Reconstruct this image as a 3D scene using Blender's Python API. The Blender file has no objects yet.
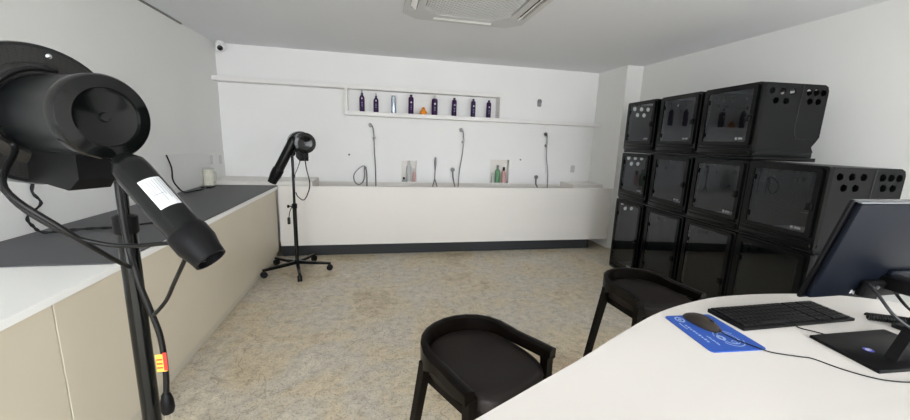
import bpy, bmesh, math, random
from mathutils import Vector, Matrix
from mathutils.geometry import tessellate_polygon
random.seed(7)
S = bpy.context.scene
COL = S.collection
V = Vector

# ------------------------------------------------------------------ materials
def mat(name, col, rough=.5, metal=0, spec=.5, noise=0, nscale=20, bump=0, bscale=60, coat=0, sheen=0, trans=0, ior=1.45):
    m = bpy.data.materials.new(name); m.use_nodes = True
    nt = m.node_tree; b = nt.nodes['Principled BSDF']
    b.inputs['Base Color'].default_value = (*col, 1)
    b.inputs['Roughness'].default_value = rough
    b.inputs['Metallic'].default_value = metal
    b.inputs['Specular IOR Level'].default_value = spec
    b.inputs['Coat Weight'].default_value = coat
    b.inputs['Sheen Weight'].default_value = sheen
    b.inputs['Transmission Weight'].default_value = trans
    b.inputs['IOR'].default_value = ior
    tc = nt.nodes.new('ShaderNodeTexCoord')
    if noise:
        n = nt.nodes.new('ShaderNodeTexNoise'); n.inputs['Scale'].default_value = nscale; n.inputs['Detail'].default_value = 4
        nt.links.new(tc.outputs['Object'], n.inputs['Vector'])
        r = nt.nodes.new('ShaderNodeValToRGB')
        r.color_ramp.elements[0].position = .3; r.color_ramp.elements[1].position = .7
        r.color_ramp.elements[0].color = (*[c*(1-noise) for c in col], 1)
        r.color_ramp.elements[1].color = (*[min(1, c*(1+noise)) for c in col], 1)
        nt.links.new(n.outputs['Fac'], r.inputs['Fac']); nt.links.new(r.outputs['Color'], b.inputs['Base Color'])
    if bump:
        n = nt.nodes.new('ShaderNodeTexNoise'); n.inputs['Scale'].default_value = bscale; n.inputs['Detail'].default_value = 3
        nt.links.new(tc.outputs['Object'], n.inputs['Vector'])
        bm = nt.nodes.new('ShaderNodeBump'); bm.inputs['Strength'].default_value = bump; bm.inputs['Distance'].default_value = .002
        nt.links.new(n.outputs['Fac'], bm.inputs['Height']); nt.links.new(bm.outputs['Normal'], b.inputs['Normal'])
    return m

M = {}
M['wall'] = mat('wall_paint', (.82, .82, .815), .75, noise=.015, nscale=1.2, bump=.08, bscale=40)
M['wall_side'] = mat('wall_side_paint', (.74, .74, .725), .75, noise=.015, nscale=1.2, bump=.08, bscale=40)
M['ceil'] = mat('ceiling_paint', (.74, .75, .77), .85, noise=.01, nscale=1)
M['white'] = mat('white_laminate', (.84, .84, .82), .28, noise=.01, nscale=2)
M['tub'] = mat('tub_surface', (.73, .70, .665), .35, noise=.01, nscale=2)
M['front'] = mat('cabinet_front', (.60, .54, .43), .38, noise=.02, nscale=2)
M['kick'] = mat('plinth', (.55, .51, .43), .45)
M['carcass'] = mat('cabinet_carcass', (.10, .085, .065), .6)
M['desk'] = mat('desk_top', (.70, .665, .63), .22, noise=.008, nscale=3)
M['shelf'] = mat('shelf_paint', (.78, .77, .76), .5)
M['blackgloss'] = mat('black_gloss_enamel', (.003, .0035, .0035), .10, spec=.4)
M['cylinder'] = mat('black_satin_enamel', (.003, .004, .0045), .30, spec=.45)
M['blacksatin'] = mat('black_satin_metal', (.004, .0045, .0045), .2, spec=.25)
M['blackmatte'] = mat('black_matte_plastic', (.004, .004, .0045), .42, spec=.15, bump=.15, bscale=300)
M['cage'] = mat('cage_plastic', (.0065, .007, .0072), .34, spec=.18, bump=.2, bscale=250)
M['cageframe'] = mat('cage_door_frame', (.0025, .003, .003), .16, spec=.2)
M['rubber'] = mat('rubber', (.005, .005, .005), .6, spec=.25)
M['cable'] = mat('cable_sheath', (.004, .004, .004), .4, spec=.3)
M['stoolwood'] = mat('stool_lacquered_wood', (.0045, .0032, .0024), .34, spec=.12, noise=.25, nscale=14)
M['stoolseat'] = mat('stool_leather', (.012, .009, .008), .46, spec=.3, bump=.25, bscale=180)
M['screw'] = mat('screw_steel', (.7, .72, .75), .25, 1)
M['chrome'] = mat('chrome', (.42, .42, .43), .18, 1)
M['greysteel'] = mat('grey_hose_steel', (.22, .22, .225), .35, .8)
M['purple'] = mat('purple_plastic', (.030, .006, .056), .3, spec=.3)
M['purplecap'] = mat('dark_cap', (.02, .01, .035), .35)
M['labelwhite'] = mat('label_white', (.52, .53, .54), .5)
M['labelgrey'] = mat('label_print', (.25, .26, .27), .6)
M['silver'] = mat('silver_can', (.65, .75, .82), .25, .6)
M['bluecan'] = mat('blue_can', (.06, .14, .26), .3)
M['orange'] = mat('orange_plastic', (.85, .30, .03), .45)
M['green'] = mat('green_liquid_bottle', (.12, .28, .15), .3)
M['pink'] = mat('pink_bottle', (.60, .36, .34), .35)
M['cream'] = mat('cream_jar', (.70, .68, .58), .4, noise=.12, nscale=60)
M['plate'] = mat('socket_plate', (.52, .52, .52), .4)
M['acwhite'] = mat('unit_plastic', (.56, .56, .55), .4)
M['acflap'] = mat('unit_flap_white', (.93, .93, .91), .3)
M['dark'] = mat('dark_void', (.02, .02, .02), .8)
M['dome'] = mat('dome_white', (.8, .8, .8), .35)
M['lens'] = mat('lens_black', (.004, .004, .005), .08)
M['monitor'] = mat('monitor_shell', (.0045, .006, .010), .36, spec=.12, bump=.1, bscale=400)
M['monbezel'] = mat('monitor_edge', (.004, .004, .0045), .38, spec=.2)
M['montop'] = mat('monitor_top_edge_satin', (.16, .17, .18), .22, .5)
M['pad'] = mat('mouse_pad_blue', (.018, .075, .36), .65, bump=.1, bscale=500)
M['padink'] = mat('pad_print_white', (.30, .40, .62), .6)
M['mouse'] = mat('mouse_plastic', (.028, .021, .016), .35, spec=.35)
M['key'] = mat('key_plastic', (.0035, .0035, .004), .38, spec=.2)
M['blue'] = mat('sticker_blue', (.06, .06, .42), .35)
M['yellow'] = mat('yellow_tag', (.72, .40, .06), .5)
M['red'] = mat('tag_red', (.38, .03, .02), .5)
M['niche'] = mat('niche_tile', (.74, .71, .67), .4)
M['brass'] = mat('plug_pin', (.6, .58, .5), .3, 1)

def glass_mat():
    m = bpy.data.materials.new('tinted_pane'); m.use_nodes = True; nt = m.node_tree; nt.nodes.clear()
    o = nt.nodes.new('ShaderNodeOutputMaterial'); mx = nt.nodes.new('ShaderNodeMixShader')
    t = nt.nodes.new('ShaderNodeBsdfTransparent'); t.inputs[0].default_value = (.84, .87, .88, 1)
    g = nt.nodes.new('ShaderNodeBsdfGlossy'); g.inputs['Roughness'].default_value = .02; g.inputs[0].default_value = (.9, .95, 1, 1)
    f = nt.nodes.new('ShaderNodeFresnel'); f.inputs[0].default_value = 1.5
    ge = nt.nodes.new('ShaderNodeNewGeometry'); inv = nt.nodes.new('ShaderNodeMath'); inv.operation = 'SUBTRACT'; inv.inputs[0].default_value = 1
    nt.links.new(ge.outputs['Backfacing'], inv.inputs[1]); mm = nt.nodes.new('ShaderNodeMath'); mm.operation = 'MULTIPLY'
    nt.links.new(f.outputs[0], mm.inputs[0]); nt.links.new(inv.outputs[0], mm.inputs[1]); nt.links.new(mm.outputs[0], mx.inputs[0]); nt.links.new(t.outputs[0], mx.inputs[1]); nt.links.new(g.outputs[0], mx.inputs[2])
    nt.links.new(mx.outputs[0], o.inputs[0]); return m
M['glass'] = glass_mat()

def floor_mat():
    m = bpy.data.materials.new('polished_granite_floor'); m.use_nodes = True; nt = m.node_tree; b = nt.nodes['Principled BSDF']
    L = nt.links.new; tc = nt.nodes.new('ShaderNodeTexCoord')
    def noise(s, d=5, r=.6, dist=0):
        n = nt.nodes.new('ShaderNodeTexNoise'); n.inputs['Scale'].default_value = s; n.inputs['Detail'].default_value = d
        n.inputs['Roughness'].default_value = r; n.inputs['Distortion'].default_value = dist
        L(tc.outputs['Object'], n.inputs['Vector']); return n
    def ramp(src, stops):
        r = nt.nodes.new('ShaderNodeValToRGB'); e = r.color_ramp.elements
        while len(e) < len(stops): e.new(.5)
        for i, (p, c) in enumerate(stops): e[i].position = p; e[i].color = (*c, 1)
        L(src, r.inputs['Fac']); return r
    def mix(a, bb, f, mode='MIX'):
        x = nt.nodes.new('ShaderNodeMix'); x.data_type = 'RGBA'; x.blend_type = mode
        if isinstance(f, float): x.inputs[0].default_value = f
        else: L(f, x.inputs[0])
        L(a, x.inputs[6]); L(bb, x.inputs[7]); return x.outputs[2]
    base = ramp(noise(1.6, 6, .65, .6).outputs['Fac'], [(.30, (.46, .37, .26)), (.44, (.62, .54, .40)), (.56, (.56, .52, .45)), (.72, (.74, .68, .55))])
    mid = ramp(noise(15, 6, .75, .4).outputs['Fac'], [(.32, (.42, .38, .33)), (.5, (.95, .93, .9)), (.68, (1.22, 1.2, 1.17))])
    c = mix(base.outputs['Color'], mid.outputs['Color'], .62, 'MULTIPLY')
    sp = ramp(noise(75, 3, .7).outputs['Fac'], [(.36, (.45, .40, .34)), (.46, (1, 1, 1)), (.6, (1, 1, 1)), (.7, (1.25, 1.22, 1.18))])
    c = mix(c, sp.outputs['Color'], .75, 'MULTIPLY')
    # thin wandering cracks
    n2 = noise(1.1, 4, .6, 1.0)
    ab = nt.nodes.new('ShaderNodeMath'); ab.operation = 'SUBTRACT'; L(n2.outputs['Fac'], ab.inputs[0]); ab.inputs[1].default_value = .5
    a2 = nt.nodes.new('ShaderNodeMath'); a2.operation = 'ABSOLUTE'; L(ab.outputs[0], a2.inputs[0])
    cr = ramp(a2.outputs[0], [(.0, (.40, .34, .28)), (.004, (1, 1, 1))])
    c = mix(c, cr.outputs['Color'], .55, 'MULTIPLY')
    L(c, b.inputs['Base Color'])
    rr = ramp(noise(6).outputs['Fac'], [(.3, (.30,)*3), (.7, (.48,)*3)]); L(rr.outputs['Color'], b.inputs['Roughness'])
    bp = nt.nodes.new('ShaderNodeBump'); bp.inputs['Strength'].default_value = .15; bp.inputs['Distance'].default_value = .002
    L(noise(60).outputs['Fac'], bp.inputs['Height']); L(bp.outputs['Normal'], b.inputs['Normal'])
    return m
M['floor'] = floor_mat()

def mat_mat():
    m = bpy.data.materials.new('ribbed_rubber_mat'); m.use_nodes = True; nt = m.node_tree; b = nt.nodes['Principled BSDF']; L = nt.links.new
    tc = nt.nodes.new('ShaderNodeTexCoord')
    w = []
    for d in ('X', 'Y'):
        x = nt.nodes.new('ShaderNodeTexWave'); x.bands_direction = d; x.inputs['Scale'].default_value = 22; L(tc.outputs['Object'], x.inputs['Vector']); w.append(x)
    mu = nt.nodes.new('ShaderNodeMath'); mu.operation = 'MULTIPLY'; L(w[0].outputs['Fac'], mu.inputs[0]); L(w[1].outputs['Fac'], mu.inputs[1])
    r = nt.nodes.new('ShaderNodeValToRGB'); r.color_ramp.elements[0].color = (.055, .056, .062, 1); r.color_ramp.elements[1].color = (.125, .126, .138, 1)
    L(mu.outputs[0], r.inputs['Fac']); L(r.outputs['Color'], b.inputs['Base Color'])
    b.inputs['Roughness'].default_value = .55
    bp = nt.nodes.new('ShaderNodeBump'); bp.inputs['Strength'].default_value = .4; bp.inputs['Distance'].default_value = .002
    L(mu.outputs[0], bp.inputs['Height']); L(bp.outputs['Normal'], b.inputs['Normal'])
    return m
M['mat'] = mat_mat()

def perforated():
    m = bpy.data.materials.new('perforated_black_steel'); m.use_nodes = True; nt = m.node_tree; b = nt.nodes['Principled BSDF']; L = nt.links.new
    tc = nt.nodes.new('ShaderNodeTexCoord'); v = nt.nodes.new('ShaderNodeTexVoronoi'); v.inputs['Scale'].default_value = 150; v.inputs['Randomness'].default_value = .15
    L(tc.outputs['Object'], v.inputs['Vector'])
    r = nt.nodes.new('ShaderNodeValToRGB'); r.color_ramp.elements[0].position = .28; r.color_ramp.elements[1].position = .36
    r.color_ramp.elements[0].color = (.002, .002, .002, 1); r.color_ramp.elements[1].color = (.012, .0115, .011, 1)
    L(v.outputs['Distance'], r.inputs['Fac']); L(r.outputs['Color'], b.inputs['Base Color'])
    b.inputs['Roughness'].default_value = .28; b.inputs['Metallic'].default_value = .2
    return m
M['perf'] = perforated()

# ------------------------------------------------------------------ mesh helpers
class MB:
    def __init__(s): s.bm = bmesh.new()
    def _tf(s, vs, mtx):
        if mtx is not None: bmesh.ops.transform(s.bm, matrix=mtx, verts=vs)
    def box(s, lo, hi, bev=0, mtx=None, seg=2):
        lo, hi = V(lo), V(hi)
        r = bmesh.ops.create_cube(s.bm, size=1); vs = r['verts']
        for v in vs: v.co = V([(lo[i]+hi[i])/2 + v.co[i]*(hi[i]-lo[i]) for i in range(3)])
        if bev:
            es = list({e for v in vs for e in v.link_edges})
            q = bmesh.ops.bevel(s.bm, geom=es, offset=bev, segments=seg, affect='EDGES', profile=.5, clamp_overlap=True)
            vs = list({v for v in q['verts']} | {v for v in vs if v.is_valid})
        s._tf(vs, mtx); return s
    def prism(s, pts, h0, h1, mtx=None, bev=0):
        """polygon in xy extruded from z=h0 to h1"""
        a = [s.bm.verts.new((p[0], p[1], h0)) for p in pts]; b = [s.bm.verts.new((p[0], p[1], h1)) for p in pts]
        n = len(pts); s.bm.faces.new(a[::-1]); top = s.bm.faces.new(b)
        for i in range(n): s.bm.faces.new((a[i], a[(i+1) % n], b[(i+1) % n], b[i]))
        vs = a + b
        if bev:
            q = bmesh.ops.bevel(s.bm, geom=list(top.edges), offset=bev, segments=2, affect='EDGES', profile=.5)
            vs = list({v for v in q['verts']} | {v for v in vs if v.is_valid})
        s._tf(vs, mtx); return s
    def sheet(s, outer, holes, h0, h1, mtx=None):
        """polygon with holes in xy, thickness h0..h1"""
        loops = [outer] + holes
        tri = tessellate_polygon([[V((p[0], p[1], 0)) for p in l] for l in loops])
        flat = [p for l in loops for p in l]
        a = [s.bm.verts.new((p[0], p[1], h0)) for p in flat]; b = [s.bm.verts.new((p[0], p[1], h1)) for p in flat]
        for t in tri:
            try:
                s.bm.faces.new([a[i] for i in t]); s.bm.faces.new([b[i] for i in t][::-1])
            except ValueError: pass
        k = 0
        for l in loops:
            n = len(l)
            for i in range(n): s.bm.faces.new((a[k+i], a[k+(i+1) % n], b[k+(i+1) % n], b[k+i]))
            k += n
        s._tf(a+b, mtx); return s
    def sweep(s, pts, rad, seg=10, closed=False, cap=True):
        """round tube through pts; rad is a number or list"""
        pts = [V(p) for p in pts]; n = len(pts)
        if not isinstance(rad, (list, tuple)): rad = [rad]*n
        up = None; rings = []
        for i, p in enumerate(pts):
            if closed: t = (pts[(i+1) % n] - pts[i-1]).normalized()
            else: t = (pts[min(i+1, n-1)] - pts[max(i-1, 0)]).normalized()
            if up is None:
                up = V((0, 0, 1)) if abs(t.z) < .9 else V((1, 0, 0))
            x = t.cross(up)
            if x.length < 1e-5: x = t.orthogonal()
            x.normalize(); y = x.cross(t).normalized(); up = y
            rings.append([s.bm.verts.new(p + (x*math.cos(2*math.pi*k/seg) + y*math.sin(2*math.pi*k/seg))*rad[i]) for k in range(seg)])
        m = n if closed else n-1
        for i in range(m):
            A, B = rings[i], rings[(i+1) % n]
            for k in range(seg): s.bm.faces.new((A[k], A[(k+1) % seg], B[(k+1) % seg], B[k]))
        if cap and not closed: s.bm.faces.new(rings[0][::-1]); s.bm.faces.new(rings[-1])
        return s
    def section(s, pts, secs, closed=False):
        """sweep arbitrary section: secs[i] is a list of world points for station i"""
        rings = [[s.bm.verts.new(q) for q in r] for r in secs]; n = len(rings); k = len(rings[0])
        for i in range(n-1):
            for j in range(k): s.bm.faces.new((rings[i][j], rings[i][(j+1) % k], rings[i+1][(j+1) % k], rings[i+1][j]))
        s.bm.faces.new(rings[0][::-1]); s.bm.faces.new(rings[-1]); return s
    def lathe(s, prof, seg=24, mtx=None):
        """profile [(r,z)...] about z; ends capped"""
        rings = []; allv = []
        for r, z in prof:
            if r < 1e-6:
                v = s.bm.verts.new((0, 0, z)); rings.append([v]); allv.append(v)
            else:
                R = [s.bm.verts.new((r*math.cos(2*math.pi*k/seg), r*math.sin(2*math.pi*k/seg), z)) for k in range(seg)]; rings.append(R); allv += R
        for A, B in zip(rings, rings[1:]):
            if len(A) == 1 and len(B) == 1: continue
            for k in range(seg):
                k2 = (k+1) % seg
                if len(A) == 1: s.bm.faces.new((A[0], B[k2], B[k]))
                elif len(B) == 1: s.bm.faces.new((A[k], A[k2], B[0]))
                else: s.bm.faces.new((A[k], A[k2], B[k2], B[k]))
        if len(rings[0]) > 1: s.bm.faces.new(rings[0][::-1])
        if len(rings[-1]) > 1: s.bm.faces.new(rings[-1])
        s._tf(allv, mtx); return s
    def build(s, name, m, parent=None, smooth=35, loc=None):
        bmesh.ops.recalc_face_normals(s.bm, faces=s.bm.faces)
        me = bpy.data.meshes.new(name); s.bm.to_mesh(me); s.bm.free()
        if smooth:
            for p in me.polygons: p.use_smooth = True
            try: me.set_sharp_from_angle(angle=math.radians(smooth))
            except Exception: pass
        me.materials.append(M[m] if isinstance(m, str) else m)
        o = bpy.data.objects.new(name, me); COL.objects.link(o)
        if parent: o.parent = parent
        if loc is not None: o.location = loc
        return o

def tag(o, label, cat, group=None, kind=None):
    o['label'] = label; o['category'] = cat
    if group: o['group'] = group
    if kind: o['kind'] = kind
    return o
def thing(name, label, cat, loc=(0, 0, 0), rz=0, group=None):
    o = bpy.data.objects.new(name, None); COL.objects.link(o); o.empty_display_size = .1
    o.location = loc; o.rotation_euler = (0, 0, rz); return tag(o, label, cat, group)
def struct(o): o['kind'] = 'structure'; return o
def copy_tree(o, parent=None):
    c = o.copy(); COL.objects.link(c)
    if parent: c.parent = parent
    for ch in list(o.children): copy_tree(ch, c)
    return c
def axis(p, d):
    """matrix placing local z along d at p"""
    return Matrix.Translation(V(p)) @ V(d).to_track_quat('Z', 'Y').to_matrix().to_4x4()
def bez(p0, p1, p2, p3, n=12):
    p0, p1, p2, p3 = map(V, (p0, p1, p2, p3)); r = []
    for i in range(n+1):
        t = i/n; r.append((1-t)**3*p0 + 3*(1-t)**2*t*p1 + 3*(1-t)*t*t*p2 + t**3*p3)
    return r
def spline(P, n=8, closed=False):
    P = [V(p) for p in P]; r = []; N = len(P)
    rng = range(N) if closed else range(N-1)
    for i in rng:
        a = P[i-1] if (closed or i) else P[0]; b = P[i]; c = P[(i+1) % N]; d = P[(i+2) % N] if (closed or i+2 < N) else P[-1]
        for k in range(n):
            t = k/n; r.append(.5*((2*b) + (c-a)*t + (2*a-5*b+4*c-d)*t*t + (3*b-a-3*c+d)*t**3))
    if not closed: r.append(P[-1])
    return r
def circ(cx, cy, r, n=16): return [(cx+r*math.cos(2*math.pi*k/n), cy+r*math.sin(2*math.pi*k/n)) for k in range(n)]
def rrect(x0, y0, x1, y1, r, n=4):
    o = []
    for cx, cy, a in ((x1-r, y1-r, 0), (x0+r, y1-r, 90), (x0+r, y0+r, 180), (x1-r, y0+r, 270)):
        for k in range(n+1):
            t = math.radians(a+90*k/n); o.append((cx+r*math.cos(t), cy+r*math.sin(t)))
    return o

# ------------------------------------------------------------------ the room
CH = 2.76; XL = -2.125; XR = 3.815; YB = 5.73; YF = -2.6
struct(MB().box((XL-.1, YF, -.1), (XR+.1, YB+.1, 0)).build('floor', 'floor', smooth=0))
struct(MB().box((XL-.1, YF, CH), (XR+.1, YB+.1, CH+.1)).build('ceiling', 'ceil', smooth=0))
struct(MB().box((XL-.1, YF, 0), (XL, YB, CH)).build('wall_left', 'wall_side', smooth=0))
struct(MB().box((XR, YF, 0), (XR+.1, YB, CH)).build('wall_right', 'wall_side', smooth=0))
# back wall with two product niches cut in
NI = [(.345, .575, .80, 1.265), (1.765, 2.085, .80, 1.315)]
wb = MB()
mx = Matrix(((1, 0, 0, 0), (0, 0, 1, YB), (0, 1, 0, 0), (0, 0, 0, 1)))
wb.sheet([(XL-.1, 0), (XR+.1, 0), (XR+.1, CH), (XL-.1, CH)], [[(a, c), (b, c), (b, d), (a, d)] for a, b, c, d in NI], 0, .1, mx)
wb.box((XL-.1, YB+.1, 0), (XR+.1, YB+.14, CH))
struct(wb.build('wall_back', 'wall', smooth=0))
for i, (a, b, c, d) in enumerate(NI):
    struct(MB().box((a, YB+.09, c), (b, YB+.1, d)).build('trim_%d' % (i+1), 'niche', smooth=0))
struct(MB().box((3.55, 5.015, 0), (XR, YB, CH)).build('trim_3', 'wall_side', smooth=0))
# tiled splash panel, a few millimetres proud of the back and left walls
# (returns along the left wall)
pn = MB(); pn.sheet([(XL, .93), (3.55, .93), (3.55, 1.345), (XL, 1.345)], [[(a, c+.14), (b, c+.14), (b, d), (a, d)] for a, b, c, d in NI], -.008, 0, mx)
struct(pn.build('trim_4', 'wall', smooth=0))
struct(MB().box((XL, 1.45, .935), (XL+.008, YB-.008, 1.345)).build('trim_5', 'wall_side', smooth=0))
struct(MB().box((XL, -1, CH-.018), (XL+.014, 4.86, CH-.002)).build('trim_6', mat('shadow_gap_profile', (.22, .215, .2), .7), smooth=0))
# shop front behind the camera: posts and rails of the glazing, open to the daylight
fr = MB()
for x in (XL, -.15, 1.85, XR-.08): fr.box((x, YF, 0), (x+.08, YF+.06, CH))
fr.box((XL, YF, CH-.12), (XR, YF+.06, CH)); fr.box((XL, YF, 0), (XR, YF+.06, .08))
struct(fr.build('window_1', 'acwhite', smooth=0))

# ------------------------------------------------------------------ left counter
worktop = tag(MB().box((XL+.009, -.6, .90), (-1.272, 5.14, .935), .003).build('worktop', 'white', smooth=0),
              'long white worktop running along the left wall under the grey mat', 'worktop')
def cabinet(y0, y1, label, doors):
    t = thing('base_cabinet', label, 'cabinet', (-1.692, (y0+y1)/2, 0), 0, 'beige-white base cabinets along the left wall'); c = (y0+y1)/2
    MB().box((-.40, y0-c, .0), (.375, y1-c, .08)).build('plinth', 'kick', t, 0)
    MB().box((-.40, y0-c+.001, .08), (.382, y1-c-.001, .899)).build('body', 'carcass', t, 0)
    for a, b in doors: MB().box((.383, a-c+.0035, .085), (.402, b-c-.0035, .897), .002).build('door', 'front', t, 0)
cabinet(-.6, 1.673, 'beige-white base cabinet nearest the camera, left of the thin dark joint', [(-.6, .55), (.55, 1.673)])
cabinet(1.673, 5.02, 'long beige-white base cabinet reaching from the thin joint to the wash tub', [(1.673, 5.02)])
tag(MB().prism(rrect(XL+.012, 2.04, -1.285, 5.12, .03), .9355, .9425, bev=.002).build('rubber_mat', 'mat', smooth=0),
    'dark grey textured rubber mat covering the left worktop', 'mat')

# ------------------------------------------------------------------ wash tub
tub = thing('wash_tub', 'long white wall-hung wash tub along the back wall', 'tub', (1.13, 5.37, .145))
ox, oy, oz = 1.13, 5.37, .145
def TB(lo, hi): return (lo[0]-ox, lo[1]-oy, lo[2]-oz), (hi[0]-ox, hi[1]-oy, hi[2]-oz)
MB().box(*TB((-1.270, 5.03, .145), (3.545, 5.07, .947)), bev=.004).build('front_panel', 'tub', tub, 0)
MB().box(*TB((-1.262, 5.048, .0), (3.24, 5.60, .1445))).build('plinth', mat('dark_plinth', (.026, .027, .030), .5, spec=.3), tub, 0)
MB().box(*TB((-2.11, 5.145, .50), (-.87, YB-.009, .990)), bev=.004).build('end_ledge', 'tub', tub, 0)
MB().box(*TB((3.02, 5.30, .50), (3.545, YB-.009, .975)), bev=.004).build('end_ledge', 'tub', tub, 0)
bs = MB(); bs.box(*TB((-1.26, 5.075, .30), (3.54, YB-.009, .34))); bs.box(*TB((-.865, 5.70, .34), (3.015, YB-.009, .93)))
bs.build('basin', 'tub', tub, 0)

# ------------------------------------------------------------------ shelf
sh = thing('wall_shelf', 'white boxed wall shelf with long rails above the showers', 'shelf', (.7, YB, 1.9))
def SB(x0, x1, z0, z1, n, y0=5.53):
    MB().box((x0-.7, y0-YB, z0-1.9), (x1-.7, -.0005, z1-1.9), bev=.002).build(n, 'shelf', sh, 0)
SB(XL+.001, 1.845, 2.262, 2.322, 'top_board'); SB(-.462, 3.549, 1.900, 1.955, 'bottom_board')
SB(-.462, -.425, 1.956, 2.261, 'side_panel'); SB(1.808, 1.845, 1.956, 2.261, 'side_panel')

def bottle(x, h, r, kind, label, m='purple'):
    t = thing('bottle', label, 'bottle', (x, 5.615, 1.9555), 0, 'bottles on the wall shelf')
    if kind == 'spray':
        MB().lathe([(r*.9, 0), (r, .006), (r, h*.60), (r*.93, h*.66), (r*.35, h*.78)], 20).build('bottle_body', m, t)
        MB().lathe([(r*.42, h*.78), (r*.42, h*.85), (r*.18, h*.87), (r*.12, h)], 12).build('nozzle', 'purplecap', t)
    elif kind == 'can':
        MB().lathe([(r*.95, 0), (r, .005), (r, h*.86), (r*.85, h*.9), (r*.85, h*.99), (r*.7, h)], 20).build('bottle_body', 'silver', t)
        for s in (-1, 1): MB().box((s*r*.62-.007, -r*.86, .01), (s*r*.62+.007, -r*.55, h*.84)).build('stripe', 'bluecan', t)
    else:
        MB().lathe([(r*.92, 0), (r, .006), (r, h*.80), (r*.85, h*.87), (r*.45, h*.90)], 20).build('bottle_body', m, t)
        MB().lathe([(r*.5, h*.90), (r*.5, h*.985), (r*.42, h)], 14).build('cap', 'plate' if kind == 'pump' else 'purplecap', t)
        if kind == 'pump': MB().box((-.006, -.03, h), (.006, .012, h+.012)).build('pump_head', 'purplecap', t)
    if kind != 'can':
        MB().lathe([(0, 0), (r*.33, .0), (r*.33, .002), (0, .002)], 14, axis((0, -r*1.0+.0005, h*.60), (0, -1, 0))).build('emblem', 'labelwhite', t)
        for q in range(3): MB().box((-r*.3, -r-.001, h*(.25+.08*q)), (r*.3, -r*.9, h*(.25+.08*q)+.004)).build('label_print', 'padink', t)
bottle(-.230, .305, .036, 'spray', 'purple bottle with a tall thin spout, leftmost on the wall shelf')
bottle(-.034, .270, .036, 'spray', 'purple pointed bottle second from the left on the wall shelf')
bottle(.216, .250, .034, 'can', 'silver and blue can between purple bottles on the wall shelf')
bottle(.470, .275, .038, 'cap', 'purple capped bottle between the silver can and the orange duck shape')
bottle(.820, .270, .044, 'pump', 'widest purple bottle with a pump, right of the orange toy')
bottle(1.118, .268, .037, 'cap', 'purple bottle third from the right on the wall shelf')
bottle(1.414, .268, .036, 'cap', 'purple bottle second from the right on the wall shelf')
bottle(1.660, .262, .036, 'cap', 'purple bottle nearest the right end of the shelf box')
t = thing('rubber_toy', 'small round orange toy between the purple bottles', 'toy', (.652, 5.60, 1.9555))
MB().lathe([(.03, 0), (.052, .018), (.055, .035), (.04, .062), (0, .072)], 20).build('body', 'orange', t)
MB().lathe([(0, .06), (.022, .068), (.028, .085), (.018, .104), (0, .11)], 16).build('head', 'orange', t)
MB().lathe([(0, 0), (.008, 0), (.008, .004), (0, .004)], 10, axis((0, -.026, .09), (0, -1, 0))).build('eye', 'dark', t)

# ------------------------------------------------------------------ hand showers and wall fittings
W = YB-.0085
def hand_shower(x, z, bend, label, zb=.86):
    t = thing('hand_shower', label, 'shower', (x, YB-.001, z), 0, 'tall hand showers on the back wall')
    MB().lathe([(.022, 0), (.022, .008), (.012, .012), (.012, .045)], 16, axis((.028, 0, -.20), (0, -1, 0))).build('bracket', 'chrome', t)
    MB().sweep([(.03, -.05, -.235), (.029, -.055, -.17), (.020, -.06, -.08), (.004, -.075, -.02)], [.010, .012, .011, .010], 10).build('handle', 'chrome', t)
    MB().lathe([(.010, 0), (.026, .012), (.032, .028), (.032, .036), (.0, .037)], 18, axis((-.002, -.075, -.01), (-.62, -.45, -.25))).build('shower_head', 'chrome', t)
    MB().sweep(spline([(.03, -.05, -.235), (.032+bend*.2, -.045, -.40), (.04+bend*.8, -.045, -.65), (.04+bend, -.045, zb-z)], 6), .008, 8).build('hose', 'greysteel', t)
hand_shower(-.095, 1.79, .01, 'hand shower leftmost on the back wall beside the coiled hose')
hand_shower(1.268, 1.775, -.07, 'hand shower at the middle of the back wall with slanting hose')
hand_shower(2.672, 1.765, .06, 'hand shower at the right of the back wall below the valve')
t = thing('coiled_hose', 'coiled grey hose loop hanging left of the first hand shower', 'hose', (-.235, 5.66, 1.15))
MB().sweep(spline([(.06, 0, -.29), (.06, 0, -.1), (.03, -.01, .02), (-.05, -.02, -.01), (-.125, -.02, -.11), (-.11, -.015, -.22), (-.04, -.01, -.25), (.02, 0, -.17), (.025, .0, -.02), (.035, 0, .02)], 6), .009, 8).build('hose', 'greysteel', t)
MB().lathe([(.014, 0), (.018, .01), (.018, .05), (.01, .055)], 12, axis((.038, .045, .0), (0, -1, -.1))).build('wall_joint', 'greysteel', t)
t = thing('forked_tap', 'small upright tap with forked hoses between the showers', 'tap', (.863, 5.68, 1.33))
MB().sweep([(0, 0, 0), (0, 0, -.09), (.0, 0, -.20)], [.014, .018, .010], 10).build('tap_body', 'greysteel', t)
MB().sweep([(0, 0, -.20), (-.004, 0, -.34), (-.04, 0, -.47)], .008, 8).build('hose', 'greysteel', t)
MB().sweep([(0, 0, -.34), (.04, 0, -.47)], .008, 8).build('hose', 'greysteel', t)
MB().lathe([(.02, 0), (.02, .01), (.009, .012), (.009, .035)], 14, axis((0, .035, -.02), (0, -1, 0))).build('wall_flange', 'chrome', t)
for x, z, lb in ((1.14, 1.145, 'short hand sprayer left of the middle hand shower'), (2.55, 1.05, 'short hand sprayer left of the rightmost hand shower')):
    t = thing('short_sprayer', lb, 'sprayer', (x, 5.68, z), 0, 'short hand sprayers above the tub')
    MB().lathe([(.010, 0), (.030, .006), (.034, .02), (.030, .032), (0, .034)], 18, axis((0, .0, 0), (-.1, -1, -.1))).build('spray_head', 'greysteel', t)
    MB().sweep([(0, -.01, -.02), (.01, 0, -.12), (.045, .0, .87-z)], [.013, .011, .008], 10).build('handle', 'greysteel', t)
    MB().lathe([(.012, 0), (.012, .05)], 10, axis((0, .045, -.01), (0, -1, 0))).build('bracket', 'chrome', t)
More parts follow.
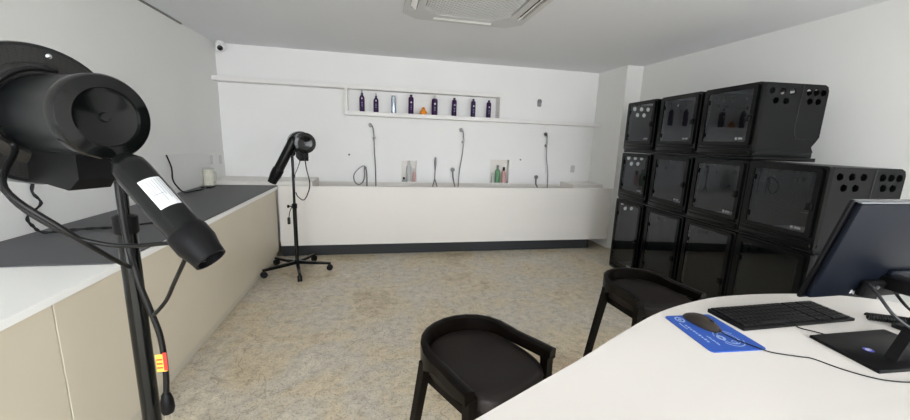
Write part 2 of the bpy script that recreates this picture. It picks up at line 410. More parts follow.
t = thing('shower_valve', 'small chrome valve on the back wall above the shelf rail', 'valve', (2.535, YB-.0005, 2.235))
MB().prism(rrect(-.035, -.06, .035, .06, .025), 0, .008, axis((0, 0, 0), (0, -1, 0))).build('plate', 'chrome', t)
MB().lathe([(.024, 0), (.022, .04), (.0, .042)], 18, axis((0, -.008, .015), (0, -1, 0))).build('knob', 'greysteel', t)
for x, z, lb in ((-.43, 1.335, 'tiny round wall stud left of the coiled hose'), (2.275, 1.325, 'tiny round wall stud above the right niche bottles')):
    tag(MB().lathe([(.014, 0), (.014, .008), (.007, .014)], 12, axis((x, W, z), (0, -1, 0))).build('wall_stud', 'greysteel'), lb, 'stud', 'wall studs')
def socket(p, d, label):
    t = thing('wall_socket', label, 'socket', p, 0, 'wall sockets')
    A = axis((0, 0, 0), d)
    if abs(d[0]) > .5: MB().box((0, -.036, -.058), (.008, .036, .058), .002).build('plate', 'plate', t, 0); MB().box((.008, -.02, -.03), (.010, .02, .03)).build('insert', 'acwhite', t, 0)
    else: MB().box((-.036, -.008, -.058), (.036, 0, .058), .002).build('plate', 'plate', t, 0); MB().box((-.02, -.010, -.03), (.02, -.008, .03)).build('insert', 'acwhite', t, 0)
socket((XL+.0085, 5.30, 1.24), (1, 0, 0), 'grey socket plate on the left wall nearer the camera')
socket((XL+.0085, 5.58, 1.23), (1, 0, 0), 'grey socket plate on the left wall beside the back corner')
socket((3.222, W, 1.19), (0, -1, 0), 'grey socket plate on the back wall beside the white pillar')

# products in the niches
def nb(x, h, r, m, capm, label, y=YB+.045, w=1):
    t = thing('product_bottle', label, 'bottle', (x, y, .80), 0, 'bottles in the wall niches')
    MB().lathe([(r*.9, 0), (r, .01), (r, h*.78), (r*.45, h*.86)], 16).build('bottle_body', m, t)
    MB().lathe([(r*.5, h*.86), (r*.5, h), (r*.3, h+.004)], 12).build('cap', capm, t)
nb(.462, .46, .040, 'labelwhite', 'acwhite', 'tall white bottle in the left wall niche')
nb(.545, .34, .022, 'pink', 'acwhite', 'slim pink and white bottle at the right of the left niche')
nb(.385, .20, .030, 'labelwhite', 'dark', 'short bottle with black cap in the left niche')
nb(1.835, .30, .030, 'acwhite', 'acwhite', 'pale bottle at the left of the right niche')
nb(1.915, .42, .044, 'green', 'greysteel', 'green bottle with grey cap in the right wall niche')
nb(2.020, .39, .038, 'pink', 'dark', 'pinkish bottle with dark cap in the right wall niche')

# jar and cables on the mat
t = thing('measuring_jar', 'cream measuring jar with handle on the mat by the back corner', 'jar', (-2.045, 5.02, .9426))
MB().lathe([(.052, 0), (.057, .006), (.059, .19), (.062, .20), (.054, .202), (.052, .195)], 28).build('jar_body', 'cream', t)
MB().lathe([(.063, .2025), (.063, .214), (.03, .218)], 28).build('lid', 'plate', t)
MB().sweep(spline([(.054, -.01, .17), (.088, -.02, .165), (.09, -.02, .10), (.08, -.02, .05), (.054, -.01, .04)], 5), .007, 8).build('handle', 'plate', t)
tag(MB().sweep(spline([(XL+.02, 4.26, 1.35), (XL+.035, 4.30, 1.22), (XL+.05, 4.27, 1.10), (XL+.06, 4.32, 1.02), (XL+.10, 4.36, .957), (-1.99, 4.50, .9515), (-1.96, 4.62, .9515), (-1.98, 4.745, .9515)], 6), [.007]*43, 8).build('power_cable', 'cable'),
    'black cable hanging down the left wall and running to the cream jar', 'cable')
tag(MB().box((-2.04, 4.76, .943), (-1.93, 4.90, .962), .006).build('cable_adapter', 'cable'), 'flat black adapter on the mat in front of the cream jar', 'adapter')
tag(MB().sweep(spline([(XL+.02, 2.78, 1.30), (XL+.03, 2.72, 1.20), (XL+.05, 2.74, 1.12), (XL+.03, 2.66, 1.05), (XL+.05, 2.66, .99), (-2.03, 2.66, .9535), (-1.95, 2.70, .9535), (-1.83, 2.75, .9535), (-1.70, 2.78, .9535), (-1.5, 2.95, .9535)], 6),
    [.008+.002*math.sin(i*1.7) for i in range(55)], 8).build('power_cable', 'cable'), 'black cable hanging behind the near dryer and lying across the mat', 'cable')

# security camera
t = thing('security_camera', 'white dome security camera in the back left ceiling corner', 'camera', (-2.02, 5.62, 2.70))
MB().lathe([(.05, -.0), (.052, .02), (.046, .05), (.046, .058)], 24).build('mount', 'dome', t)
d = V((.35, -.85, -.45)).normalized()
MB().lathe([(.052, -.06), (.056, -.02), (.055, .02), (.048, .04), (.042, .042)], 26, axis((.0, -.015, -.015), d)).build('housing', 'dome', t)
MB().lathe([(.034, .040), (.034, .046), (.02, .056), (0, .058)], 22, axis((.0, -.015, -.015), d)).build('lens', 'lens', t)

# ------------------------------------------------------------------ ceiling cassette
AX, AY = .80, 3.225
ac = thing('air_conditioner', 'square ceiling cassette air conditioner with patterned grille', 'air conditioner', (AX, AY, CH-.03))
def octo(a, c): return [(-a+c, -a), (a-c, -a), (a, -a+c), (a, a-c), (a-c, a), (-a+c, a), (-a, a-c), (-a, -a+c)]
slots = []
def slot(side):
    p = rrect(-.30, .465, .30, .530, .03); a = math.radians(90*side)
    return [(x*math.cos(a)-y*math.sin(a), x*math.sin(a)+y*math.cos(a)) for x, y in p]
MB().sheet(octo(.575, .13), [slot(i) for i in range(4)] + [octo(.40, .15)[::-1]], -.004, .0295).build('casing', 'acwhite', ac, 0)
g = MB()
for i in range(-15, 16):     # diagonal lattice clipped to the octagon
    for sgn in (1, -1):
        c = i*.050; pts = []
        n = 60; seg = []
        for k in range(n+1):
            x = -.40+.8*k/n; y = sgn*x + c
            if abs(x) <= .395 and abs(y) <= .395 and abs(x)+abs(y) <= .64: seg.append((x, y))
        if len(seg) > 2:
            g.sweep([(seg[0][0], seg[0][1], .004 + (.003 if sgn > 0 else 0)), (seg[-1][0], seg[-1][1], .004 + (.003 if sgn > 0 else 0))], .0055, 4)
g.build('grille', 'acwhite', ac, 0)
MB().prism(octo(.399, .15), .020, .026).build('filter', mat('unit_filter', (.20, .20, .20), .8), ac, 0)
for i in range(4):
    a = math.radians(90*i); Rm = Matrix.Rotation(a, 4, 'Z')
    MB().box((-.29, .470, .020), (.29, .525, .026), mtx=Rm).build('air_duct', 'dark', ac, 0)
    q = Matrix.Rotation(a, 4, 'Z') @ Matrix.Translation((0, .498, .004)) @ Matrix.Rotation(math.radians(-12 if i == 0 else 35), 4, 'X')
    MB().box((-.285, -.028, -.004), (.285, .028, .004), .003, mtx=q).build('flap', 'acflap', ac, 0)

# ------------------------------------------------------------------ drying cages
TH = math.radians(5.44)
P0 = V((3.05, 4.21, 0)); DS = V((math.sin(TH), math.cos(TH), 0)); DN = V((math.cos(TH), -math.sin(TH), 0))   # along the row / into depth
# local frame: x = into depth, y = along the row towards the back wall, z up
def make_cage(w, h, dep, label, tall=False):
    t = thing('drying_cage', label, 'pet cage', (0, 0, 0), -TH, 'black plastic drying cages stacked along the right wall')
    hw = w/2; base = .035
    # side panel outline in (depth, z)
    out = [(.03, base+.01), (dep-.03, base+.01), (dep-.055, base+.05), (dep-.025, base+.09)] if not tall else [(.03, base+.01), (dep-.03, base+.01)]
    out += [(dep, base+.13), (dep, h-.05), (dep-.012, h-.018), (dep-.04, h-.004), (.03, h-.004)]
    zt = h-.065; r = .0255
    hs = [circ(x, zt, r)[::-1] for x in (.085, .175, .262)] + [circ(x, zt-.072, r)[::-1] for x in (.13, .218)]
    hs += [circ(x, zt, r)[::-1] for x in (.405, .468, .530)] + [circ(x, zt-.068, r)[::-1] for x in (.425, .498)]
    for s in (-1, 1):
        y = hw-.012 if s > 0 else -hw+.002
        mtx = Matrix(((1, 0, 0, 0), (0, 0, 1, y), (0, 1, 0, 0), (0, 0, 0, 1)))
        sp = MB().sheet(out, hs, 0, .010, mtx).build('side_panel', 'cage', t, 30)
        yo = s*(hw-.001)
        # rear shell seam, a raised curved rib
        rib = spline([(.345, yo, h-.008), (.338, yo, h*.72), (.335, yo, h*.42), (.350, yo, h*.30), (.385, yo, h*.26), (dep-.05, yo, h*.255)], 5)
        MB().sweep(rib, .0042, 6).build('seam_rib', 'cage', sp)
    sh_ = MB()
    sh_.box((.03, -hw+.012, h-.016), (dep-.03, hw-.012, h-.004), .003)
    sh_.box((dep-.012, -hw+.012, base+.13), (dep, hw-.012, h-.03), .003)
    sh_.box((dep-.055, -hw+.012, base+.01), (dep-.04, hw-.012, base+.135))
    sh_.build('shell', 'cage', t)
    MB().box((.01, -hw, 0), (dep-.035, hw, base+.018), .006).build('base_tray', 'cage', t)
    # front frame (opening) and hinged door with pane
    R3 = Matrix(((0, 0, 1, 0), (1, 0, 0, 0), (0, 1, 0, 0), (0, 0, 0, 1)))
    MB().sheet(rrect(-hw, .004, hw, h, .022), [rrect(-hw+.05, .10, hw-.05, h-.035, .02)[::-1]], .0, .032, R3).build('front_frame', 'cageframe', t, 40)
    MB().box((-.012, -hw+.015, .012), (.004, hw-.015, .050), .006).build('sill', 'cageframe', t)
    MB().box((-.008, -hw+.03, .062), (.002, hw-.03, .080), .004).build('sill', 'cageframe', t)
    door = MB().sheet(rrect(-hw+.028, .084, hw-.028, h-.018, .02), [rrect(-hw+.062, .112, hw-.062, h-.045, .012)[::-1]], -.014, -.001, R3).build('door', 'cageframe', t, 40)
    MB().sheet(rrect(-hw+.060, .110, hw-.060, h-.043, .012), [], -.008, -.004, R3).build('pane', 'glass', door, 0)
    for z in (h*.30, h*.80): MB().box((-.024, hw-.075, z-.02), (-.012, hw-.050, z+.02), .004).build('hinge', 'cageframe', door)
    MB().box((-.026, -hw+.045, h*.52-.025), (-.012, -hw+.085, h*.52+.025), .004).build('latch', 'cageframe', door)
    lg = MB(); lg.lathe([(0, 0), (.011, 0), (.011, .0015), (0, .0015)], 16, axis((-.0085, -hw+.155, .137), (-1, 0, 0)))
    lg.box((-.0100, -hw+.095, .130), (-.0085, -hw+.135, .145)); lg.build('logo', 'labelgrey', door)
    return t
W1 = .585
def put(t, s, z): p = P0 + DS*s; t.location = (p.x, p.y, z)
near = {0: 'beside the white pillar', 1: 'second from the white pillar', 2: 'third from the white pillar', 3: 'nearest the monitor'}
protoS = make_cage(.574, .569, .575, ''); protoT = make_cage(.574, .925, .60, '', True)
first = {'S': True, 'T': True}
for row, z0, nm in ((2, 1.557, 'top row'), (1, .951, 'middle row'), (0, .008, 'bottom row')):
    for c in range(4):
        if row == 2 and c == 3: continue
        k = 'T' if row == 0 else 'S'; pr = protoT if row == 0 else protoS
        if first[k]: o = pr; first[k] = False
        else: o = copy_tree(pr)
        s = (-.290, -.925, -1.533, -2.115)[c] + (.015 if row == 0 and c == 0 else 0)
        put(o, s, z0)
        o['label'] = ('tall ' if row == 0 else '') + 'black drying cage with glass door, %s, %s' % (nm, near[c])
# wide coupling trays between the tiers
for z0, n, lb in ((.934, 4, 'flat black coupling tray between the bottom and middle cages'), (1.527, 4, 'flat black coupling tray between the middle and top cages')):
    t = thing('coupling_tray', lb, 'tray', (0, 0, 0), -TH, 'coupling trays between cages')
    p = P0; t.location = (p.x, p.y, z0)
    w = 2.40 if n == 4 and z0 < 1 else (1.83)
    hh = .0165 if z0 < 1 else .0295
    MB().box((.012, -w, 0), (.57, -.005, hh), .003).build('tray_plate', 'cageframe', t)
    MB().box((.004, -w+.01, hh*.3), (.012, -.015, hh*.7)).build('front_lip', 'cage', t)
for c in range(1): pass

# ------------------------------------------------------------------ dryer stands
def dryer(base, cap, aout, nz0, nz1, R, spin, ztop, zcollar, lo_r, label, cords, near_one, r=.040, rs=1.78):
    bx, by = base
    t = thing('stand_dryer', label, 'dryer', (bx, by, 0), 0, 'black pet dryers on wheeled stands')
    def Lc(p): return V((p[0]-bx, p[1]-by, p[2]))
    for k in range(5):
        a = spin + 2*math.pi*k/5; d = V((math.cos(a), math.sin(a), 0)); q = V((-d.y, d.x, 0))
        arm = MB(); secs = []
        for f, z, hw_, hh_ in ((.02, .110, .020, .020), (.18, .098, .018, .016), (.385, .088, .015, .012)):
            c = d*f + V((0, 0, z)); secs.append([c+q*hw_+V((0, 0, hh_)), c-q*hw_+V((0, 0, hh_)), c-q*hw_-V((0, 0, hh_)), c+q*hw_-V((0, 0, hh_))])
        ao = arm.section(None, secs).build('base_arm', 'blacksatin', t)
        cs = MB(); c0 = d*.372
        for s in (-1, 1): cs.lathe([(.010, -.012), (.033, -.011), (.036, 0), (.033, .011), (.010, .012)], 16, axis(c0 + q*s*.0135 + V((0, 0, .0365)), q))
        cs.build('castor', 'rubber', ao)
        MB().lathe([(.009, .055), (.009, .082)], 10, Matrix.Translation(c0)).build('castor_stem', 'screw', ao)
    MB().lathe([(.030, .085), (.034, .095), (.034, .125), (.024, .14)], 20).build('hub', 'blacksatin', t)
    MB().lathe([(lo_r, .12), (lo_r, zcollar)], 20).build('lower_pole', 'blackgloss', t)
    MB().lathe([(.015, zcollar-.02), (.015, ztop)], 16).build('upper_pole', 'blackgloss', t)
    co = MB().lathe([(lo_r+.003, zcollar-.04), (lo_r+.006, zcollar-.035), (lo_r+.006, zcollar+.012), (.018, zcollar+.018)], 20).build('collar', 'blackmatte', t)
    MB().lathe([(.006, 0), (.006, .03), (.018, .034), (.018, .052), (.014, .056)], 14, axis((-lo_r*(.5 if near_one else 1), lo_r*(.86 if near_one else 0), zcollar-.015), (-.51, .86, 0) if near_one else (-1, -.25, 0))).build('clamp_knob', 'blackmatte', co)
    a = V(aout).normalized(); cap = Lc(cap)
    Ac = axis(cap, a)
    MB().lathe([(R*.975, -.265), (R*.985, -.15), (R*.99, -.0285)], 48, Ac).build('motor_housing', M['cylinder'], t)
    mh = MB().lathe([(R*.98, -.028), (R*1.01, -.0275), (R*1.01, -.006), (R*.97, .0), (R*.70, .004), (R*.68, -.004), (R*.60, -.006), (R*.12, -.010), (R*.10, -.004), (0, -.003)], 48, Ac).build('motor_cap', 'blackgloss', t)
    # scroll housing behind the motor, perforated cone
    RS = R*rs
    sc = MB().lathe([(R*.9, -.375), (RS*.96, -.372), (RS, -.360), (RS, -.250), (RS*.985, -.240), (RS*.955, -.240)], 56, Ac).build('scroll_housing', 'blackgloss', t)
    MB().lathe([(RS*.955, -.2405), (RS*.90, -.2385), (R+(RS-R)*.38, -.236), (R+(RS-R)*.28, -.225), (R+(RS-R)*.1, -.213), (R*1.0, -.213)], 56, Ac).build('intake_guard', 'perf', sc)
    for k in range(6):
        an = math.radians(20+60*k)
        MB().lathe([(.0065, 0), (.0065, .003), (.003, .0055), (0, .006)], 12, Ac @ Matrix.Translation((RS*.86*math.cos(an), RS*.86*math.sin(an), -.2385))).build('screw', 'screw', sc)
    MB().lathe([(R*1.0, -.262), (R*1.04, -.26), (R*1.04, -.215), (R*1.0, -.21)], 48, Ac).build('motor_ring', 'blackmatte', sc)
    # outlet box under the motor that feeds the nozzle
    z0 = cap - a*.14 - V((0, 0, R*.85)); top = V((0, 0, ztop))
    n0, n1 = Lc(nz0), Lc(nz1); nd = (n1-n0).normalized()
    bk = cap - a*.28 - V((0, 0, R*1.15))
    secs = []
    side = a.cross(V((0, 0, 1))).normalized()
    for c, hw_, hi, lo in ((cap - a*.29, .050, -R*.75, -R*1.45), (cap - a*.235, .050, -R*.80, -R*1.60), (cap - a*.10, .045, -R*.80, -R*1.80), (cap-a*.065, .040, -R*.85, -R*1.50)):
        secs.append([c+side*hw_+V((0, 0, hi)), c-side*hw_+V((0, 0, hi)), c-side*hw_+V((0, 0, lo)), c+side*hw_+V((0, 0, lo))])
    MB().section(None, secs).build('outlet_box', 'blackmatte', t, 20)
    # tilt joint between pole and box
    jt = V((0, 0, ztop))
    MB().lathe([(.026, -.035), (.032, -.028), (.032, .028), (.026, .035)], 20, axis(jt, a)).build('tilt_joint', 'blackgloss', t)
    for k in range(4): MB().lathe([(.0345-.002*(k % 2), -.006), (.0345, -.003), (.0345, .003), (.031, .006)], 20, axis(jt + a*(-.065+.013*k), a)).build('spring_ring', 'screw' if k == 1 and near_one else 'blackgloss', t)
    # nozzle
    L_ = (n1-n0).length; An = axis(n0, nd)
    MB().lathe([(0, -.052), (r*.55, -.048), (r*.95, -.022), (r, .0), (r, L_*.66), (r*1.10, L_*.67), (r*1.12, L_*.70)], 32, An).build('nozzle_tube', 'blacksatin', t)
    noz = MB().lathe([(r*1.10, L_*.68), (r*1.15, L_*.70), (r*1.15, L_*.82), (r*.98, L_*.92), (r*.92, L_*1.0), (r*.80, L_*1.0), (r*.78, L_*.9), (0, L_*.85)], 32, An).build('nozzle_tip', 'blackmatte', t)
    return t, n0, n1, An, L_, r
# far dryer
FB = (-.955, 4.46)
ft, *_ = dryer(FB, (-.752, 4.14, 1.515), (.36, -.93, 0), (-.885, 4.22, 1.535), (-1.125, 4.24, 1.085), .107, math.radians(-75), 1.39, .80, .023,
               'black pet dryer on a wheeled stand by the wash tub', None, False, r=.050, rs=1.14)
fc = MB(); fc.sweep(spline([(.19, -.33, 1.40), (.20, -.30, 1.25), (.21, -.20, 1.05), (.13, -.10, .88), (.05, -.03, .90), (.025, -.02, .95)], 6), .006, 8)
fc.build('power_cord', 'cable', ft)
MB().sweep(spline([(.16, -.32, 1.38), (.10, -.20, 1.26), (.03, -.04, 1.16), (.024, -.022, 1.12)], 6), .0045, 8).build('power_cord', 'cable', ft)
MB().box((-.075, -.05, .58), (-.045, -.02, .66), .006).build('plug', 'cable', ft)
MB().sweep([(-.06, -.035, .65), (-.05, -.03, .72), (-.024, -.01, .79)], .005, 8).build('power_cord', 'cable', ft)

# near dryer
NBX, NBY = -.745, 1.25
nt_, n0, n1, An, NL, nr = dryer((NBX, NBY), (-.652, 1.08, 1.625), (.88, -.475, 0), (-.596, 1.055, 1.492), (-.407, .97, 1.288), .102, math.radians(20), 1.49, 1.33, .0250,
               'large black pet dryer on a stand in the left foreground', None, True)
# printed sticker wrapped round the nozzle
def wrap(An, r, a0, a1, z0, z1, n=12):
    s = MB(); A = []; B = []
    for k in range(n+1):
        a = a0+(a1-a0)*k/n
        A.append(s.bm.verts.new(An @ V((r*math.cos(a), r*math.sin(a), z0)))); B.append(s.bm.verts.new(An @ V((r*math.cos(a), r*math.sin(a), z1))))
    for k in range(n): s.bm.faces.new((A[k], A[k+1], B[k+1], B[k]))
    return s
# find the angle of the nozzle frame that faces the viewer's side (up and right)
inv = An.to_3x3().inverted()
vdir = inv @ V((.50, -.62, .60)); a0 = math.atan2(vdir.y, vdir.x)
lab = wrap(An, nr+.0010, a0-.62, a0+.62, NL*.17, NL*.47).build('sticker', 'labelwhite', nt_)
for k in range(7):
    aa = a0-.50+.15*k; ln = (.44, .40, .36, .43, .30, .42, .38)[k]
    wrap(An, nr+.0018, aa, aa+.035, NL*.19, NL*ln, 3).build('print_line', 'labelgrey', lab)
wrap(An, nr+.0018, a0-.1, a0+.40, NL*.335, NL*.343, 6).build('print_line', 'labelgrey', lab)
def NC(P, r, n=7): return MB().sweep(spline([(p[0]-NBX, p[1]-NBY, p[2]) for p in P], n), r, 10)
# cords: loop round the motor, loop under the nozzle, drop with plug
ac_ = V((.88, -.475, 0)).normalized(); capW = V((-.652, 1.08, 1.625)); sd = ac_.cross(V((0, 0, 1))).normalized()
loop = []
for k in range(9):
    an = math.radians(75 + 22*k); loop.append(capW - ac_*.20 + (sd*math.cos(an)*-1 + V((0, 0, 1))*math.sin(an))*.112)
loopP = [capW - ac_*.20 + (sd*math.cos(math.radians(q)) + V((0, 0, 1))*math.sin(math.radians(q)))*.117 for q in (100, 75, 50, 25, 0, -25, -45)]
loopP += [(-.82, 1.00, 1.46), (-.74, 1.02, 1.36), (-.70, 1.10, 1.26), (-.72, 1.20, 1.20)]
NC(loopP, .0065).build('power_cord', 'cable', nt_)
NC([(-.86, 1.02, 1.50), (-.80, 1.00, 1.42), (-.74, 1.03, 1.345), (-.69, 1.06, 1.31), (-.63, 1.07, 1.30), (-.55, 1.05, 1.31), (-.47, 1.01, 1.325), (-.445, .99, 1.335)], .0055).build('power_cord', 'cable', nt_)
NC([(-.445, .99, 1.335), (-.425, .965, 1.325), (-.415, .95, 1.29)], .0055).build('power_cord', 'cable', nt_)
NC([(-.468, 1.02, 1.315), (-.512, 1.05, 1.245), (-.560, 1.10, 1.18), (-.61, 1.15, 1.11), (-.655, 1.17, 1.06), (-.675, 1.20, 1.05)], .0055).build('power_cord', 'cable', nt_)
NC([(-.73, 1.215, 1.45), (-.725, 1.21, 1.30), (-.71, 1.21, 1.16), (-.692, 1.215, 1.06), (-.675, 1.22, .96), (-.672, 1.22, .84), (-.678, 1.22, .76)], .0085).build('power_cord', 'cable', nt_)
pg = MB(); pg.lathe([(.008, .0), (.013, -.01), (.018, -.03), (.020, -.06), (.016, -.075)], 14, Matrix.Translation((-.679-NBX, 1.22-NBY, .765)))
plug = pg.build('plug', 'blackmatte', nt_)
for s in (-1, 1): MB().lathe([(.0024, -.0), (.0024, -.024)], 8, Matrix.Translation((-.679-NBX+s*.009, 1.22-NBY, .691))).build('plug_pin', 'brass', plug)
tg = MB().box((-.690-NBX, 1.208-NBY, .845), (-.662-NBX, 1.212-NBY, .905), .001).build('warning_tag', 'yellow', nt_, 0)
MB().box((-.668-NBX, 1.206-NBY, .850), (-.657-NBX, 1.2075-NBY, .912)).build('tag_edge', 'red', tg, 0)
for k in range(3): MB().box((-.687-NBX, 1.2065-NBY, .858+.014*k), (-.672-NBX, 1.2078-NBY, .862+.014*k)).build('tag_print', 'red', tg, 0)

# ------------------------------------------------------------------ bar stools
def make_stool(label, loc, rz):
    t = thing('bar_stool', label, 'stool', loc, rz, 'black bar stools at the desk')
    # U-shaped rail path; front opens towards local -y
    path = [(-.216, -.205), (-.211, -.13), (-.203, -.06), (-.200, -.02)]
    for k in range(0, 13):
        a = math.pi - math.pi*k/12; path.append((.202*math.cos(a), .0 + .208*math.sin(a)**.95 if math.sin(a) > 0 else 0))
    path += [(.200, -.02), (.203, -.06), (.211, -.13), (.216, -.205)]
    secs = []; n = len(path)
    P = [V((x, y, 0)) for x, y in path]
    for i, p in enumerate(P):
        tg_ = (P[min(i+1, n-1)] - P[max(i-1, 0)]).normalized(); nrm = V((tg_.y, -tg_.x, 0))   # inward
        b = max(0, min(1, (p.y+.02)/.16)); b = b*b*(3-2*b)
        th = .040 - .012*b; zt = .895 + .012*b; hgt = .040 + .058*b; drop = .012*b
        o = p - nrm*th*.35; q = p + nrm*th*.65
        secs.append([o+V((0, 0, zt-.005)), o*.995+nrm*.006+V((0, 0, zt)), q-nrm*.006+V((0, 0, zt)), q+V((0, 0, zt-.005)), q+nrm*.004*b+V((0, 0, zt-hgt)), o+nrm*.002+V((0, 0, zt-hgt-drop))])
    MB().section(None, secs).build('back_rail', 'stoolwood', t, 45)
    # seat cushion, D-shaped and gently dished
    sb = MB(); rings = []
    def outline(f, z, dz=0):
        r = []
        for k in range(40):
            a = 2*math.pi*k/40; c, s_ = math.cos(a), math.sin(a)
            x = .180*f*math.copysign(abs(c)**(.62 if s_ < 0 else .9), c); y = (.19 if s_ > 0 else .235)*f*math.copysign(abs(s_)**(.62 if s_ < 0 else .9), s_)
            r.append((x, y-.01, z))
        return r
    for f, z in ((.95, .795), (1.03, .802), (1.04, .838), (1.01, .850), (.93, .855), (.70, .852), (.40, .846), (.12, .844)):
        rings.append([sb.bm.verts.new(q) for q in outline(f, z)])
    for A, B in zip(rings, rings[1:]):
        for k in range(40): sb.bm.faces.new((A[k], A[(k+1) % 40], B[(k+1) % 40], B[k]))
    sb.bm.faces.new(rings[0][::-1]); sb.bm.faces.new(rings[-1]); sb.build('seat', 'stoolseat', t, 60)
    fr_ = MB()      # apron under the seat
    fr_.sheet(rrect(-.178, -.205, .178, .165, .07), [rrect(-.15, -.178, .15, .138, .05)[::-1]], .768, .7945)
    fr_.build('seat_frame', 'stoolwood', t, 40)
    def leg(top, mid, foot, w0, w1):
        m_ = MB(); ss = []
        pts = spline([top, mid, foot], 6) if mid else [V(top), V(foot)]
        for i, p in enumerate(pts):
            f = i/(len(pts)-1); w = w0+(w1-w0)*f
            ss.append([p+V((w, w, 0)), p+V((-w, w, 0)), p+V((-w, -w, 0)), p+V((w, -w, 0))])
        return m_.section(None, ss)
    for s in (-1, 1):
        # front legs rise to the arm ends, curving inwards under them
        leg((s*.205, -.188, .862), (s*.196, -.192, .78), (s*.235, -.225, .0), .020, .013).build('leg', 'stoolwood', t, 30)
        leg((s*.184, .070, .850), (s*.192, .095, .72), (s*.235, .215, .0), .020, .013).build('leg', 'stoolwood', t, 30)
        MB().sweep([(s*.214, -.205, .30), (s*.218, .165, .30)], .010, 8).build('stretcher', 'stoolwood', t)
    MB().sweep([(-.217, -.210, .26), (.217, -.210, .26)], .011, 8).build('footrest', 'stoolwood', t)
    MB().sweep([(-.217, .170, .34), (.217, .170, .34)], .010, 8).build('stretcher', 'stoolwood', t)
    return t
st = make_stool('black bar stool in the foreground, fully in front of the open floor', (.338, 1.152, 0), math.radians(27)); st.scale = (.92, .92, 1)
s2 = copy_tree(st); s2.location = (1.375, 1.60, 0); s2.rotation_euler = (0, 0, math.radians(4)); s2['label'] = 'black bar stool standing in front of the black drying cages'

# ------------------------------------------------------------------ desk
edge = spline([(-.10, .487, 0), (.189, .631, 0), (.375, .723, 0), (.523, .796, 0), (.715, .898, 0), (.953, 1.013, 0), (1.186, 1.081, 0), (1.342, 1.100, 0), (1.531, 1.096, 0), (1.70, 1.072, 0), (1.86, 1.028, 0), (1.975, .95, 0), (2.03, .80, 0), (2.03, .55, 0)], 5)
edge = [(p.x, p.y) for p in edge] + [(2.03, -.35), (.95, -.35), (.50, .05), (.10, .27)]
edge = edge[::-1]
dk = thing('reception_desk', 'white curved bar-height desk in the right foreground', 'desk', (1.1, .4, 0))
MB().prism([(x-1.1, y-.4) for x, y in edge], 1.000, 1.040, bev=.004).build('desk_top', 'desk', dk, 30)
cen = V((1.15, .35, 0)); ped = [((x-cen.x)*.62+cen.x-1.1, (y-cen.y)*.55+cen.y-.4) for x, y in edge]
MB().prism(ped, 0.0, .9995).build('pedestal', 'white', dk, 30)

# mouse pad
DZ = 1.0402
mp = thing('mouse_pad', 'blue mouse pad with white printed emblem on the desk', 'mouse pad', (1.01, .868, DZ))
def padpt(u, v):   # u across 0..1 , v towards viewer 0..1
    A, B, C_, D_ = V((.939, .978)), V((1.111, .970)), V((1.092, .756)), V((.912, .767))
    p = (A*(1-u)+B*u)*(1-v) + (D_*(1-u)+C_*u)*v; return (p.x-1.01, p.y-.868)
ro = rrect(0, 0, 1, 1, .06)
MB().prism([padpt(u, v) for u, v in ro][::-1], 0, .003).build('pad', 'pad', mp, 0)
ink = MB()
def ring(cu, cv, r0, r1, a0=0, a1=360, n=28):
    o = [padpt(cu+r1*math.cos(math.radians(a0+(a1-a0)*k/n)), cv+r1*math.sin(math.radians(a0+(a1-a0)*k/n))) for k in range(n+1)]
    i = [padpt(cu+r0*math.cos(math.radians(a0+(a1-a0)*k/n)), cv+r0*math.sin(math.radians(a0+(a1-a0)*k/n))) for k in range(n+1)]
    for k in range(n):
        ink.prism([o[k], o[k+1], i[k+1], i[k]], .003, .0034)
ring(.62, .70, .20, .212, 20, 150); ring(.62, .70, .20, .212, 200, 330); ring(.62, .70, .145, .155); ring(.50, .68, .03, .065)
ring(.74, .72, .02, .05, 30, 220); ring(.62, .80, .03, .04)
ink.build('round_emblem', 'padink', mp, 0); ink = MB()
def strip(u0, v0, u1, v1): ink.prism([padpt(u0, v0), padpt(u0, v1), padpt(u1, v1), padpt(u1, v0)], .003, .0034)
for q in range(9): strip(.16, .30+.055*q, .19+.01*(q % 2), .30+.055*q+.035)
ink.build('printed_text', 'padink', mp, 0); ink = MB()
ring(.22, .13, .06, .085); ring(.22, .13, .0, .03)
ink.build('small_emblem', 'padink', mp, 0); ink = MB()
for q in range(6): strip(.10+.0*q, .24+.03*q, .125, .24+.03*q+.02)
for q in range(7): strip(.28+.0*q, .62+.035*q, .30+.012*(q % 2), .62+.035*q+.022)
ink.build('printed_text', 'padink', mp, 0)

# mouse
ms = thing('computer_mouse', 'dark brown-black mouse on the blue pad', 'mouse', (1.022, .912, DZ+.0032), math.radians(7)); ms.scale = (.93, .93, .93)
sb = MB(); rings = []
for f in (0, .08, .22, .4, .6, .8, .93, 1):
    y = .062-.124*f; w = .030*(math.sin(math.pi*min(max(f, .035), .965)))**.33; hgt = .036*(math.sin(math.pi*min(max(.08+.80*f, .02), .97)))**.8*(1-.18*f)
    rings.append([sb.bm.verts.new((w*math.cos(a), y, max(0, hgt*math.sin(a)**.75 if math.sin(a) > 0 else 0))) for a in [math.pi*k/12 for k in range(13)]])
for A, B in zip(rings, rings[1:]):
    for k in range(12): sb.bm.faces.new((A[k], A[k+1], B[k+1], B[k]))
    sb.bm.faces.new((A[0], B[0], B[-1], A[-1]))
sb.bm.faces.new(rings[0]); sb.bm.faces.new(rings[-1][::-1]); sb.build('shell', 'mouse', ms, 60)
MB().lathe([(.0085, -.003), (.0095, 0), (.0085, .003)], 16, axis((0, -.033, .0225), (1, 0, 0))).build('scroll_wheel', 'dark', ms)
mi = (Matrix.Translation((1.022, .912, DZ+.0032)) @ Matrix.Rotation(math.radians(7), 4, 'Z') @ Matrix.Scale(.93, 4)).inverted()
